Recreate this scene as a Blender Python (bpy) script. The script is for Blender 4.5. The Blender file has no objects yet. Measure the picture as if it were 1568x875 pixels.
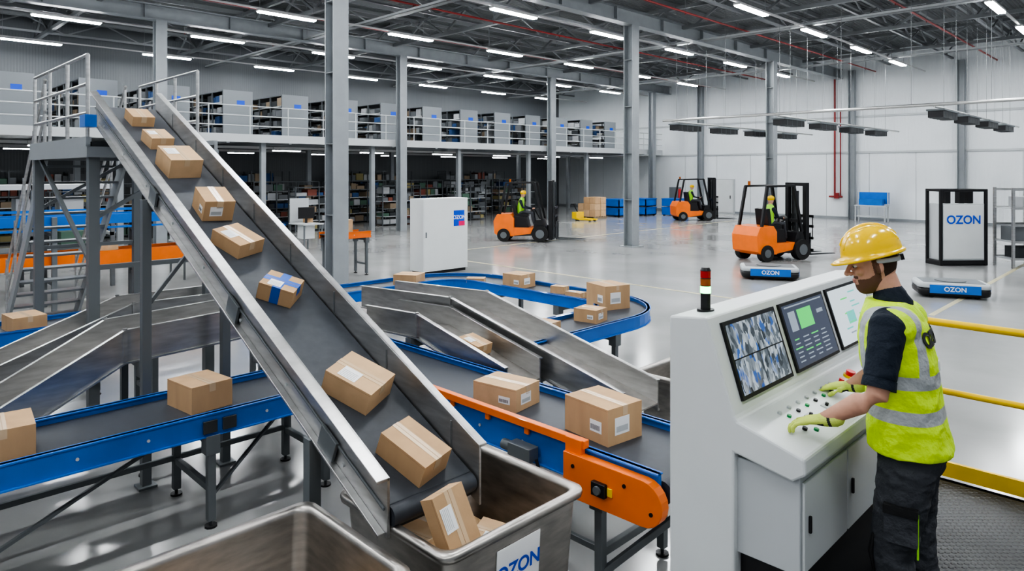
import bpy, bmesh, math, random
from mathutils import Vector, Matrix, noise
from mathutils.bvhtree import BVHTree
R = random.Random(7)
scene = bpy.context.scene
COL = scene.collection
try:
    scene.view_settings.view_transform = 'AgX'
    scene.view_settings.look = 'AgX - High Contrast'
    scene.view_settings.exposure = 0.28
except Exception as e:
    print(e)

# ------------------------------------------------------------------ materials
def mat(name, col, rough=.5, metal=0.0, noise=None, bump=None, emis=None, stretch=None, coat=0, spec=None):
    m = bpy.data.materials.new(name); m.use_nodes = True
    nt = m.node_tree; N = nt.nodes; L = nt.links
    b = N['Principled BSDF']
    b.inputs['Base Color'].default_value = (*col, 1)
    b.inputs['Roughness'].default_value = rough
    b.inputs['Metallic'].default_value = metal
    if coat: b.inputs['Coat Weight'].default_value = coat
    if spec is not None: b.inputs['Specular IOR Level'].default_value = spec
    if emis:
        b.inputs['Emission Color'].default_value = (*emis[0], 1)
        b.inputs['Emission Strength'].default_value = emis[1]
    if noise or bump:
        tc = N.new('ShaderNodeTexCoord'); mp = N.new('ShaderNodeMapping')
        L.new(tc.outputs['Object'], mp.inputs['Vector'])
        if stretch: mp.inputs['Scale'].default_value = stretch
    if noise:
        n = N.new('ShaderNodeTexNoise'); n.inputs['Scale'].default_value = noise[0]
        n.inputs['Detail'].default_value = 6
        L.new(mp.outputs[0], n.inputs['Vector'])
        r = N.new('ShaderNodeValToRGB')
        a = noise[1]
        r.color_ramp.elements[0].position = .3; r.color_ramp.elements[1].position = .7
        r.color_ramp.elements[0].color = (*[c*(1-a) for c in col], 1)
        r.color_ramp.elements[1].color = (*[min(1, c*(1+a)) for c in col], 1)
        L.new(n.outputs['Fac'], r.inputs[0]); L.new(r.outputs[0], b.inputs['Base Color'])
        mr = N.new('ShaderNodeMapRange')
        mr.inputs['To Min'].default_value = max(.03, rough-.06); mr.inputs['To Max'].default_value = min(1, rough+.08)
        L.new(n.outputs['Fac'], mr.inputs['Value']); L.new(mr.outputs[0], b.inputs['Roughness'])
    if bump:
        n2 = N.new('ShaderNodeTexNoise'); n2.inputs['Scale'].default_value = bump[0]
        n2.inputs['Detail'].default_value = 4
        L.new(mp.outputs[0], n2.inputs['Vector'])
        bp = N.new('ShaderNodeBump'); bp.inputs['Strength'].default_value = bump[1]
        bp.inputs['Distance'].default_value = bump[2] if len(bump) > 2 else .01
        L.new(n2.outputs['Fac'], bp.inputs['Height']); L.new(bp.outputs[0], b.inputs['Normal'])
    return m

def ribbed(name, col, axis, scale, rough=.5, strength=.5, dist=.03):
    m = mat(name, col, rough)
    nt = m.node_tree; N = nt.nodes; L = nt.links; b = N['Principled BSDF']
    tc = N.new('ShaderNodeTexCoord'); w = N.new('ShaderNodeTexWave')
    w.bands_direction = axis; w.inputs['Scale'].default_value = scale
    L.new(tc.outputs['Object'], w.inputs['Vector'])
    bp = N.new('ShaderNodeBump'); bp.inputs['Strength'].default_value = strength
    bp.inputs['Distance'].default_value = dist
    L.new(w.outputs['Fac'], bp.inputs['Height']); L.new(bp.outputs[0], b.inputs['Normal'])
    n = N.new('ShaderNodeTexNoise'); n.inputs['Scale'].default_value = .6
    L.new(tc.outputs['Object'], n.inputs['Vector'])
    r = N.new('ShaderNodeValToRGB')
    r.color_ramp.elements[0].color = (*[c*.86 for c in col], 1)
    r.color_ramp.elements[1].color = (*col, 1)
    L.new(n.outputs['Fac'], r.inputs[0]); L.new(r.outputs[0], b.inputs['Base Color'])
    return m

M_floor = mat('polished_concrete', (.37, .37, .365), .15, noise=(.55, .13), spec=.8)
M_wall = ribbed('white_cladding', (.80, .83, .85), 'X', 3.0, .5, .25, .02)
M_wallb = ribbed('grey_cladding', (.13, .14, .15), 'Y', 3.0, .5, .25, .02)
M_ceil = ribbed('roof_deck', (.17, .18, .185), 'X', 2.6, .55, .8, .06)
M_col = mat('grey_paint', (.30, .32, .335), .45, .1, noise=(3, .06))
M_endp = mat('rack_end_panel', (.22, .235, .25), .5)
M_struct = mat('truss_paint', (.24, .25, .26), .5, .2)
M_red = mat('red_pipe', (.26, .025, .025), .4)
M_lamp = mat('lamp_emitter', (1, 1, 1), .5, emis=((.95, .98, 1), 92))
M_lamp2 = mat('lamp_emitter_low', (1, 1, 1), .5, emis=((.95, .98, 1), 20))
M_housing = mat('lamp_housing', (.5, .5, .5), .5)
M_galv = mat('galvanised_steel', (.52, .52, .515), .34, .9, noise=(5, .14), stretch=(1, 1, 6))
M_steel = mat('brushed_steel', (.43, .41, .385), .36, 1, noise=(6, .2), stretch=(1, 1, 4))
M_dsteel = mat('dark_steel', (.09, .095, .10), .45, .6)
M_mach = mat('machine_grey', (.17, .185, .195), .45, .3)
M_blue = mat('blue_paint', (.012, .155, .56), .35, noise=(4, .08), coat=.2)
M_orange = mat('orange_paint', (.88, .19, .02), .4, noise=(4, .06), coat=.2)
M_belt = mat('rubber_belt', (.055, .061, .073), .5, noise=(14, .16), bump=(160, .1, .002))
M_card = mat('cardboard', (.53, .345, .195), .8, noise=(7, .09), bump=(60, .12, .003), stretch=(1, 1, .3))
M_card2 = mat('cardboard_light', (.60, .405, .24), .8, noise=(7, .09), bump=(60, .12, .003))
M_card3 = mat('cardboard_inner', (.36, .21, .115), .85)
M_tape = mat('parcel_tape', (.66, .49, .32), .25)
M_btape = mat('blue_tape', (.02, .12, .5), .3)
M_label = mat('paper_label', (.85, .85, .85), .6)
M_ink = mat('ink', (.03, .03, .035), .6)
M_white = mat('white_powdercoat', (.66, .68, .68), .36, noise=(2, .03))
M_lgrey = mat('light_grey_panel', (.50, .52, .53), .45)
M_dark = mat('black_plastic', (.015, .015, .017), .4)
M_tyre = mat('tyre', (.02, .02, .02), .8)
M_yellow = mat('yellow_paint', (.85, .56, .01), .4, noise=(5, .06))
M_line = mat('faded_floor_marking', (.50, .46, .30), .4, noise=(3, .1))
M_bluelogo = mat('logo_blue', (.005, .08, .60), .4)
M_pink = mat('logo_pink', (.8, .02, .15), .4)
M_red2 = mat('red_plastic', (.6, .02, .02), .3)
M_green2 = mat('green_plastic', (.02, .25, .07), .3)
M_greenL = mat('green_lamp', (.05, .8, .2), .3, emis=((.05, 1, .22), 7))
M_redL = mat('red_lamp', (.45, .02, .015), .25)
M_ambL = mat('amber_lamp', (.35, .10, .02), .25)
M_skin = mat('skin', (.60, .33, .235), .5, noise=(25, .07))
M_navy = mat('navy_cloth', (.012, .02, .035), .8, bump=(16, .6, .03))
M_trou = mat('charcoal_cloth', (.060, .064, .074), .85, bump=(12, .9, .04))
M_black = mat('black_cloth', (.014, .014, .015), .8, bump=(20, .4, .02))
M_glove = mat('glove_knit', (.60, .70, .16), .8, bump=(300, .5, .003))
M_gblack = mat('glove_backing', (.03, .032, .03), .7, bump=(200, .4, .003))
M_hair = mat('brown_hair', (.06, .032, .02), .75, bump=(120, .7, .004))
M_beard = mat('stubble', (.17, .085, .055), .8, bump=(250, .7, .003))
M_lips = mat('lips', (.50, .20, .16), .5)
M_eye = mat('eye', (.8, .8, .8), .2)
M_helmet = mat('yellow_helmet', (.95, .60, .005), .22, coat=.5)
M_plate = mat('checker_plate', (.06, .063, .067), .38, .7)
def checker_bump(m):
    nt = m.node_tree; N = nt.nodes; L = nt.links
    tc = N.new('ShaderNodeTexCoord'); mp = N.new('ShaderNodeMapping')
    mp.inputs['Rotation'].default_value = (0, 0, .785)
    L.new(tc.outputs['Object'], mp.inputs['Vector'])
    v = N.new('ShaderNodeTexVoronoi'); v.inputs['Scale'].default_value = 28; v.inputs['Randomness'].default_value = .0
    L.new(mp.outputs[0], v.inputs['Vector'])
    r = N.new('ShaderNodeValToRGB'); r.color_ramp.elements[0].position = .2; r.color_ramp.elements[1].position = .4
    r.color_ramp.elements[0].color = (1, 1, 1, 1); r.color_ramp.elements[1].color = (0, 0, 0, 1)
    L.new(v.outputs['Distance'], r.inputs[0])
    bp = N.new('ShaderNodeBump'); bp.inputs['Strength'].default_value = .9; bp.inputs['Distance'].default_value = .004
    L.new(r.outputs[0], bp.inputs['Height']); L.new(bp.outputs[0], N['Principled BSDF'].inputs['Normal'])
checker_bump(M_plate)

def vest_mat():
    m = mat('hi_vis_lime', (.62, .90, .02), .6, bump=(9, .9, .04))
    nt = m.node_tree; N = nt.nodes; L = nt.links; b = N['Principled BSDF']
    tc = N.new('ShaderNodeTexCoord'); s = N.new('ShaderNodeSeparateXYZ'); L.new(tc.outputs['Object'], s.inputs[0])
    def M(op, a, bb=None):
        n = N.new('ShaderNodeMath'); n.operation = op
        for i, v in enumerate((a, bb)):
            if v is None: continue
            if isinstance(v, (int, float)): n.inputs[i].default_value = v
            else: L.new(v, n.inputs[i])
        return n.outputs[0]
    z = s.outputs[2]; y = s.outputs[1]
    b1 = M('LESS_THAN', M('ABSOLUTE', M('SUBTRACT', z, 1.235)), .027)
    b2 = M('LESS_THAN', M('ABSOLUTE', M('SUBTRACT', z, 1.095)), .027)
    b3 = M('MULTIPLY', M('LESS_THAN', M('ABSOLUTE', M('SUBTRACT', M('ABSOLUTE', y), .14)), .022), M('GREATER_THAN', z, 1.22))
    t = M('MAXIMUM', b1, M('MAXIMUM', b2, b3))
    mx = N.new('ShaderNodeMix'); mx.data_type = 'RGBA'
    L.new(t, mx.inputs[0]); mx.inputs[6].default_value = (.62, .90, .02, 1); mx.inputs[7].default_value = (.42, .44, .45, 1)
    L.new(mx.outputs[2], b.inputs['Base Color'])
    return m
M_vest = vest_mat()

def cctv_mat(name, seed):
    m = mat(name, (.02, .02, .02), .15)
    nt = m.node_tree; N = nt.nodes; L = nt.links; b = N['Principled BSDF']
    tc = N.new('ShaderNodeTexCoord'); mp = N.new('ShaderNodeMapping'); mp.inputs['Location'].default_value = (seed, seed*2, seed)
    mp.inputs['Rotation'].default_value = (.4*seed, .3, seed); mp.inputs['Scale'].default_value = (1, 1.6, .8)
    L.new(tc.outputs['Object'], mp.inputs['Vector'])
    v = N.new('ShaderNodeTexVoronoi'); v.distance = 'CHEBYCHEV'; v.inputs['Scale'].default_value = 26
    L.new(mp.outputs[0], v.inputs['Vector'])
    n = N.new('ShaderNodeTexNoise'); n.inputs['Scale'].default_value = 9; L.new(mp.outputs[0], n.inputs['Vector'])
    s = N.new('ShaderNodeSeparateColor'); L.new(v.outputs['Color'], s.inputs[0])
    mm = N.new('ShaderNodeMath'); mm.operation = 'MULTIPLY'; L.new(s.outputs[0], mm.inputs[0]); L.new(n.outputs['Fac'], mm.inputs[1])
    r = N.new('ShaderNodeValToRGB'); e = r.color_ramp.elements
    e[0].color = (.02, .03, .04, 1); e[1].position = .25; e[1].color = (.16, .19, .22, 1)
    e2 = e.new(.38); e2.color = (.42, .48, .52, 1); e3 = e.new(.48); e3.color = (.03, .10, .32, 1)
    L.new(mm.outputs[0], r.inputs[0]); L.new(r.outputs[0], b.inputs['Emission Color'])
    b.inputs['Emission Strength'].default_value = .85
    return m
M_cctv = [cctv_mat('cctv_feed_%d' % i, i+1) for i in range(4)]
M_scr_dark = mat('screen_dark', (.01, .01, .01), .15, emis=((.045, .055, .085), 1))
M_scr_light = mat('screen_light', (.1, .1, .1), .15, emis=((.62, .72, .78), .8))
M_scr_green = mat('screen_green', (.02, .1, .02), .2, emis=((.08, .7, .15), .8))
M_scr_txt = mat('screen_text', (.1, .1, .1), .2, emis=((.28, .34, .42), .7))
M_scr_teal = mat('screen_teal', (.1, .1, .1), .2, emis=((.1, .55, .5), .8))
M_goods = [mat('goods_%d' % i, c, .7) for i, c in enumerate([(.26, .20, .14), (.36, .37, .38), (.04, .045, .05), (.03, .08, .2), (.22, .07, .05), (.08, .15, .11), (.30, .26, .12), (.15, .16, .17)])]
M_shelf = mat('shelf_steel', (.12, .13, .14), .5, .3)

# ------------------------------------------------------------------ mesh builder
class MB:
    def __init__(s):
        s.v = []; s.f = []; s.mi = []; s.sm = []; s.mats = []; s.T = None
    def add(s, vs, fs, m, smooth=False):
        if m not in s.mats: s.mats.append(m)
        k = s.mats.index(m); o = len(s.v)
        if s.T is not None: vs = [s.T @ Vector(p) for p in vs]
        s.v += [tuple(p) for p in vs]
        for f in fs:
            s.f.append(tuple(i+o for i in f)); s.mi.append(k); s.sm.append(smooth)
    def box(s, c, sz, m, rot=None):
        hx, hy, hz = sz[0]/2, sz[1]/2, sz[2]/2
        vs = [Vector((x, y, z)) for x in (-hx, hx) for y in (-hy, hy) for z in (-hz, hz)]
        if rot is not None: vs = [rot @ p for p in vs]
        c = Vector(c); vs = [p+c for p in vs]
        s.add(vs, [(0, 1, 3, 2), (4, 6, 7, 5), (0, 4, 5, 1), (2, 3, 7, 6), (0, 2, 6, 4), (1, 5, 7, 3)], m)
    def b2(s, x0, x1, y0, y1, z0, z1, m):
        s.box(((x0+x1)/2, (y0+y1)/2, (z0+z1)/2), (x1-x0, y1-y0, z1-z0), m)
    def bar(s, p0, p1, w, h, m):
        p0 = Vector(p0); p1 = Vector(p1); d = p1-p0; l = d.length
        if l < 1e-6: return
        d.normalize(); up = Vector((0, 0, 1)) if abs(d.z) < .95 else Vector((1, 0, 0))
        a = up.cross(d).normalized(); b = d.cross(a)
        rot = Matrix((d, a, b)).transposed()
        s.box((p0+p1)/2, (l, w, h), m, rot)
    def cyl(s, p0, p1, r, m, n=12, r2=None):
        p0 = Vector(p0); p1 = Vector(p1); d = (p1-p0).normalized(); r2 = r if r2 is None else r2
        up = Vector((0, 0, 1)) if abs(d.z) < .95 else Vector((1, 0, 0))
        a = up.cross(d).normalized(); b = d.cross(a)
        vs = []
        for p, rr in ((p0, r), (p1, r2)):
            for i in range(n):
                t = 2*math.pi*i/n
                vs.append(p+a*math.cos(t)*rr+b*math.sin(t)*rr)
        s.add(vs, [(i, (i+1) % n, n+(i+1) % n, n+i) for i in range(n)], m, True)
        s.add(vs[:n], [tuple(range(n))], m); s.add(vs[n:], [tuple(range(n))], m)
    def path(s, pts, r, m, n=8):
        for a, b in zip(pts[:-1], pts[1:]): s.cyl(a, b, r, m, n)
    def sweep(s, path, o0, o1, z0, z1, m, smooth=False):
        P = [Vector(p) for p in path]; rings = []
        for i, p in enumerate(P):
            if i == 0: t = (P[1]-p)
            elif i == len(P)-1: t = p-P[i-1]
            else:
                a = (p-P[i-1]); b = (P[i+1]-p); a.z = 0; b.z = 0
                t = a.normalized()+b.normalized()
            t.z = 0; t.normalize(); n = Vector((-t.y, t.x, 0))
            k = 1.0
            if 0 < i < len(P)-1:
                a = P[i]-P[i-1]; a.z = 0; a.normalize(); na = Vector((-a.y, a.x, 0)); k = 1/max(.5, n.dot(na))
            rings.append([p+n*o0*k+Vector((0, 0, z0)), p+n*o1*k+Vector((0, 0, z0)), p+n*o1*k+Vector((0, 0, z1)), p+n*o0*k+Vector((0, 0, z1))])
        vs = [q for r in rings for q in r]; fs = []
        for i in range(len(P)-1):
            for j in range(4): fs.append((i*4+j, i*4+(j+1) % 4, i*4+4+(j+1) % 4, i*4+4+j))
        fs += [(0, 1, 2, 3), tuple(len(vs)-4+j for j in range(4))]
        s.add(vs, fs, m, smooth)
    def loft(s, rings, m, cap0=True, cap1=True, smooth=True):
        n = len(rings[0]); vs = [q for r in rings for q in r]; fs = []
        for i in range(len(rings)-1):
            for j in range(n): fs.append((i*n+j, i*n+(j+1) % n, (i+1)*n+(j+1) % n, (i+1)*n+j))
        s.add(vs, fs, m, smooth)
        o = len(s.v)-len(vs); k = s.mats.index(m)
        if cap0: s.f.append(tuple(o+j for j in range(n))); s.mi.append(k); s.sm.append(False)
        if cap1: s.f.append(tuple(o+len(vs)-n+j for j in range(n))); s.mi.append(k); s.sm.append(False)
    def ell(s, c, r, m, n=14, k=8, rot=None):
        c = Vector(c); rings = []
        for i in range(k+1):
            t = -math.pi/2+math.pi*i/k; t = max(-1.5, min(1.5, t))
            ring = []
            for j in range(n):
                a = 2*math.pi*j/n
                q = Vector((r[0]*math.cos(t)*math.cos(a), r[1]*math.cos(t)*math.sin(a), r[2]*math.sin(t)))
                if rot is not None: q = rot @ q
                ring.append(c+q)
            rings.append(ring)
        s.loft(rings, m)
    def tube(s, pts, radii, m, n=14, flat=None):
        P = [Vector(p) for p in pts]
        rr = [(r, r) if not isinstance(r, tuple) else r for r in radii]
        d0 = (P[1]-P[0]).normalized(); d1 = (P[-1]-P[-2]).normalized()
        def av(r): return (r[0]+r[1])/2
        PP = [P[0]-d0*av(rr[0])*.9, P[0]-d0*av(rr[0])*.6]+P+[P[-1]+d1*av(rr[-1])*.6, P[-1]+d1*av(rr[-1])*.9]
        RR = [tuple(x*.35 for x in rr[0]), tuple(x*.78 for x in rr[0])]+rr+[tuple(x*.78 for x in rr[-1]), tuple(x*.35 for x in rr[-1])]
        rings = []
        for i, p in enumerate(PP):
            if i == 0: t = PP[1]-p
            elif i == len(PP)-1: t = p-PP[i-1]
            else: t = (p-PP[i-1]).normalized()+(PP[i+1]-p).normalized()
            t.normalize()
            ref = Vector(flat) if flat else (Vector((1, 0, 0)) if abs(t.x) < .8 else Vector((0, 1, 0)))
            a = (ref-t*ref.dot(t)).normalized(); b = t.cross(a)
            rings.append([p+a*math.cos(2*math.pi*j/n)*RR[i][0]+b*math.sin(2*math.pi*j/n)*RR[i][1] for j in range(n)])
        s.loft(rings, m)
    def prism(s, pts, y0, y1, m):
        n = len(pts)
        vs = [(p[0], y0, p[1]) for p in pts]+[(p[0], y1, p[1]) for p in pts]
        s.add(vs, [(i, (i+1) % n, n+(i+1) % n, n+i) for i in range(n)]+[tuple(range(n)), tuple(range(n, 2*n))], m)
    def text(s, body, size, M4, m, ext=.001, bold=0.0, wrap=None):
        cu = bpy.data.curves.new('t', 'FONT'); cu.body = body; cu.size = size
        cu.align_x = 'CENTER'; cu.align_y = 'CENTER'; cu.extrude = ext; cu.offset = bold
        ob = bpy.data.objects.new('t', cu); COL.objects.link(ob)
        bpy.context.view_layer.update()
        me = ob.evaluated_get(bpy.context.evaluated_depsgraph_get()).to_mesh()
        vs = [M4 @ (wrap(v.co) if wrap else v.co) for v in me.vertices]; fs = [tuple(p.vertices) for p in me.polygons]
        s.add(vs, fs, m)
        bpy.data.objects.remove(ob); bpy.data.curves.remove(cu)
    def build(s, name, loc=(0, 0, 0), rot=None, parent=None, bevel=0, seg=2):
        me = bpy.data.meshes.new(name); me.from_pydata(s.v, [], s.f)
        for m in s.mats: me.materials.append(m)
        for p, k, sm in zip(me.polygons, s.mi, s.sm): p.material_index = k; p.use_smooth = sm
        bm = bmesh.new(); bm.from_mesh(me); bmesh.ops.recalc_face_normals(bm, faces=bm.faces); bm.to_mesh(me); bm.free()
        ob = bpy.data.objects.new(name, me); COL.objects.link(ob)
        Mx = Matrix.Translation(loc)
        if rot is not None: Mx = Mx @ rot.to_4x4()
        ob.matrix_world = Mx
        if parent: ob.parent = parent
        if bevel:
            b = ob.modifiers.new('bevel', 'BEVEL'); b.width = bevel; b.segments = seg; b.limit_method = 'ANGLE'
        return ob

def empty(name, loc=(0, 0, 0), rz=0):
    e = bpy.data.objects.new(name, None); COL.objects.link(e)
    e.location = loc; e.rotation_euler = (0, 0, rz); e.empty_display_size = .2
    return e
def RZ(a): return Matrix.Rotation(a, 3, 'Z')
def RY(a): return Matrix.Rotation(a, 3, 'Y')
FX = Matrix(((0, 0, 1), (1, 0, 0), (0, 1, 0))).to_4x4()     # text facing +x
FY = Matrix(((1, 0, 0), (0, 0, -1), (0, 1, 0))).to_4x4()    # text facing -y
def TM(loc, F): return Matrix.Translation(loc) @ F

# ------------------------------------------------------------------ camera
cam = bpy.data.cameras.new('camera'); co = bpy.data.objects.new('camera', cam); COL.objects.link(co)
co.location = (0, 0, 2.6); co.rotation_euler = (math.pi/2, 0, math.pi/4)
cam.lens = 24.0; cam.sensor_width = 36; cam.shift_y = -.112; cam.clip_end = 200; cam.clip_start = .05
scene.camera = co

w = bpy.data.worlds.new('World'); scene.world = w; w.use_nodes = True
w.node_tree.nodes['Background'].inputs[0].default_value = (.85, .92, 1, 1)
w.node_tree.nodes['Background'].inputs[1].default_value = .34

# ------------------------------------------------------------------ shell
XW, YW, XE, YS, ZC = -34.0, 39.0, 8.0, -10.0, 8.95
b = MB(); b.b2(XW, XE, YS, YW, -.2, 0, M_floor)
b.build('floor')
b = MB(); b.b2(-17, -3.5, 12.95, 13.05, 0.0, .003, M_line); b.b2(-17.05, -16.95, 13.0, 36, 0, .003, M_line); b.b2(-3.4, -3.3, 14, 36, 0, .003, M_line)
b.build('floor_marking')
b = MB(); b.b2(XW-.3, XE, YS, YW+.3, ZC, ZC+.15, M_ceil)
b.build('ceiling')
b = MB(); b.b2(XW, XE, YW, YW+.2, 0, ZC, M_wall)
for z in (3.6, 5.5): b.b2(XW, XE, YW-.06, YW, z-.05, z+.05, M_lgrey)
x = XW+2
while x < XE:
    b.b2(x-.015, x+.015, YW-.012, YW, 0, 3.55, M_lgrey); x += 2.2
b.build('wall_right')
b = MB(); b.b2(XW-.2, XW, YS, YW, 0, ZC, M_wallb)
b.build('wall_back')
b = MB(); b.b2(XW, XE, YW-.03, YW-.001, 0, .12, M_col); b.build('baseboard_right')

def hbeam(mb, x, y, z0, z1, s, m):
    t = s*.1
    mb.b2(x-s/2, x-s/2+t, y-s/2, y+s/2, z0, z1, m); mb.b2(x+s/2-t, x+s/2, y-s/2, y+s/2, z0, z1, m)
    mb.b2(x-s/2+t, x+s/2-t, y-t/2, y+t/2, z0, z1, m)
ZG = 7.6
for y in (-3.1, 8.1, 19.5, 30.5):
    b = MB(); hbeam(b, -13.7, y, 0.02, ZG, .38, M_col); b.b2(-14.0, -13.4, y-.3, y+.3, 0, .03, M_col)
    for k in range(1, 5): b.b2(-13.88, -13.52, y-.18, y+.18, k*1.6, k*1.6+.015, M_col)
    b.build('steel_column')
for y in (-2, 7.8, 17.6, 27.4, 37.0):
    b = MB(); hbeam(b, -24.4, y, 0, ZG, .34, M_col); b.build('steel_column')
for x in (-22.0, -13.0, -8.0, -2.0, 4):
    b = MB(); hbeam(b, x, YW-.22, 0, 8.0, .3, M_col); b.build('wall_column')
for x in (-24.4, -13.7, -3.0):
    b = MB()
    b.b2(x-.17, x+.17, YS, YW, ZG, ZG+.04, M_col); b.b2(x-.17, x+.17, YS, YW, ZG+.48, ZG+.52, M_col)
    b.b2(x-.02, x+.02, YS, YW, ZG+.04, ZG+.48, M_col)
    y = YS+.5
    while y < YW: b.b2(x-.15, x+.15, y-.01, y+.01, ZG+.04, ZG+.48, M_col); y += 2.8
    b.build('roof_girder')
for k in range(9):
    y = -5.2+5.6*k
    if y > YW-.5: continue
    b = MB(); zb_, zt = 7.95, 8.85
    b.b2(XW, XE, y-.07, y+.07, zb_, zb_+.13, M_struct); b.b2(XW, XE, y-.07, y+.07, zt-.12, zt, M_struct)
    x = XW; i = 0
    while x < XE-1.4:
        z0, z1 = (zb_+.06, zt-.06) if i % 2 == 0 else (zt-.06, zb_+.06)
        b.bar((x, y, z0), (x+1.3, y, z1), .08, .08, M_struct); x += 1.3; i += 1
    b.build('roof_truss')
b = MB()
x = XW+.8
while x < XE:
    b.b2(x-.05, x+.05, YS, YW, 8.8, 8.95, M_struct); x += 1.6
b.build('roof_purlins')
for x in (-32.5, -28.0, -19.0, -8.4, -16.3, -5.6, -11.2, -22.6):
    b = MB(); b.b2(x-.05, x+.05, YS, YW, 8.1, 8.18, M_struct); b.b2(x-.05, x+.05, YS, YW, 8.7, 8.8, M_struct)
    y = YS; i = 0
    while y < YW-1.3:
        z0, z1 = (8.13, 8.75) if i % 2 == 0 else (8.75, 8.13)
        b.bar((x, y, z0), (x, y+1.4, z1), .05, .05, M_struct); y += 1.4; i += 1
    b.build('roof_joist')
for x in (-27.0, -21.4, -17.4, -11.9, -6.6):
    b = MB(); b.cyl((x, YS, 7.85), (x, YW, 7.85), .035, M_red, 8)
    y = YS+2
    while y < YW: b.cyl((x, y, 7.85), (x, y, ZC), .01, M_struct, 5); b.cyl((x, y, 7.77), (x, y, 7.85), .015, M_red, 6); y += 3.5
    b.build('sprinkler_pipe')
for y in (1.5, 12.5, 23.5, 33.0):
    b = MB(); b.b2(XW, XE, y+.4, y+.43, 7.64, 7.72, M_lgrey); b.b2(XW, XE, y+.67, y+.70, 7.64, 7.72, M_lgrey); b.b2(XW, XE, y+.4, y+.7, 7.64, 7.65, M_struct)
    x = XW+1
    while x < XE: b.cyl((x, y+.42, 7.68), (x, y+.42, ZC), .008, M_struct, 5); x += 3
    b.build('cable_tray')
for x in (-31, -25.6, -20.2, -14.9, -9.5, -4.2, 1.2):
    b = MB(); zl = 7.45
    b.b2(x-.035, x+.035, YS, YW-.4, zl+.10, zl+.15, M_housing)
    for k in range(-1, 8):
        y = .6+4.8*k
        b.b2(x-.11, x+.11, y-.97, y+.97, zl+.04, zl+.10, M_housing)
        b.b2(x-.09, x+.09, y-.94, y+.94, zl, zl+.04, M_lamp)
        for q in (-.9, .9): b.cyl((x, y+q, zl+.12), (x, y+q, ZC), .008, M_struct, 5)
    b.build('ceiling_light_row')

# ------------------------------------------------------------------ mezzanine
ZD = 3.9; XM = -24.7; YM = YW-.4
b = MB(); b.b2(XW+.05, XM, YS, YM, ZD-.08, ZD, M_lgrey); b.b2(XM-.02, XM+.04, YS, YM, ZD-.24, ZD+.06, M_lgrey)
y = YS+1
while y < YM-.5:
    b.b2(XW+.05, XM-.02, y-.06, y+.06, ZD-.28, ZD-.08, M_col); y += 2.4
y = -3.0
while y < YM-.3:
    b.b2(XM-.55, XM-.37, y-.09, y+.09, 0, ZD-.08, M_col); b.b2(XM-6.1, XM-5.9, y-.1, y+.1, 0, ZD-.08, M_col); y += 4.9
for zz in (.37, .74, 1.1):
    b.cyl((XM, YS, ZD+zz), (XM, YM, ZD+zz), .022, M_lgrey, 8)
y = YS
while y < YM:
    b.cyl((XM, y, ZD), (XM, y, ZD+1.1), .024, M_lgrey, 6); y += 1.5
b.build('mezzanine')
for x in (-27, -31.5):
    b = MB()
    y = 1
    while y < 38:
        b.b2(x-.06, x+.06, y-.6, y+.6, 3.42, 3.45, M_lamp2); b.b2(x-.08, x+.08, y-.62, y+.62, 3.45, 3.6, M_housing); y += 4.2
    b.b2(x-.02, x+.02, 0, 38.5, 3.5, 3.6, M_housing)
    b.build('mezzanine_light_row')

def goods_rack(name, x0, x1, y0, y1, z0, h, shelves, along, endpanel=False, dens=.85, pal=None):
    b = MB(); lo = x0 if along == 'x' else y0; hi = x1 if along == 'x' else y1
    pal = pal or [0, 0, 1, 1, 2, 2, 3, 4, 5, 6, 7, 7, 7]
    n = max(1, round((hi-lo)/1.0)); st = (hi-lo)/n
    for i in range(n+1):
        q = lo+i*st
        for e in (0, 1):
            if along == 'x': b.box((q, (y0, y1)[e], z0+h/2), (.05, .05, h), M_shelf)
            else: b.box(((x0, x1)[e], q, z0+h/2), (.05, .05, h), M_shelf)
    for k in range(shelves):
        z = z0+.08+k*(h-.1)/shelves
        b.b2(x0, x1, y0, y1, z-.02, z+.01, M_lgrey if k % 2 else M_shelf)
        gap = (h-.1)/shelves
        q = lo+.06
        while q < hi-.15:
            ww = R.uniform(.2, .5); hh = R.uniform(.4, .85)*gap
            if R.random() < dens and q+ww < hi-.04:
                m = M_goods[R.choice(pal)]
                if along == 'x': b.b2(q, q+ww, y0+.03, y1-.03, z+.01, z+hh, m)
                else: b.b2(x0+.03, x1-.03, q, q+ww, z+.01, z+hh, m)
            q += ww+.04
    b.b2(x0-.02, x1+.02, y0-.02, y1+.02, z0+h-.03, z0+h, M_shelf)
    if endpanel:
        b.b2(x1+.02, x1+.05, y0-.02, y1+.02, z0, z0+h+.02, M_endp)
        b.b2(x1+.05, x1+.055, (y0+y1)/2-.05, (y0+y1)/2+.25, z0+h*.70, z0+h*.80, M_bluelogo)
    return b.build(name)
for i in range(15):
    y = 1.1+2.35*i
    goods_rack('storage_rack', -31, -25.9, y, y+1.1, ZD, 1.75, 4, 'x', True, pal=[1, 1, 2, 7, 7, 0, 3])
for i in range(8):
    y = 2+3.8*i
    goods_rack('storage_rack', -30.4, -29.7, y, y+3.2, 0, 2.1, 5, 'y')
for i in range(5):
    y = 5.2+4.4*i
    goods_rack('storage_rack', -27.6, -27.0, y, y+2.2, 0, 1.9, 5, 'y', dens=.7)
for i in range(4):
    y = 3.9+7.6*i
    goods_rack('storage_rack', -33.2, -32.4, y, y+5, 0, 2.6, 5, 'y')

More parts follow.
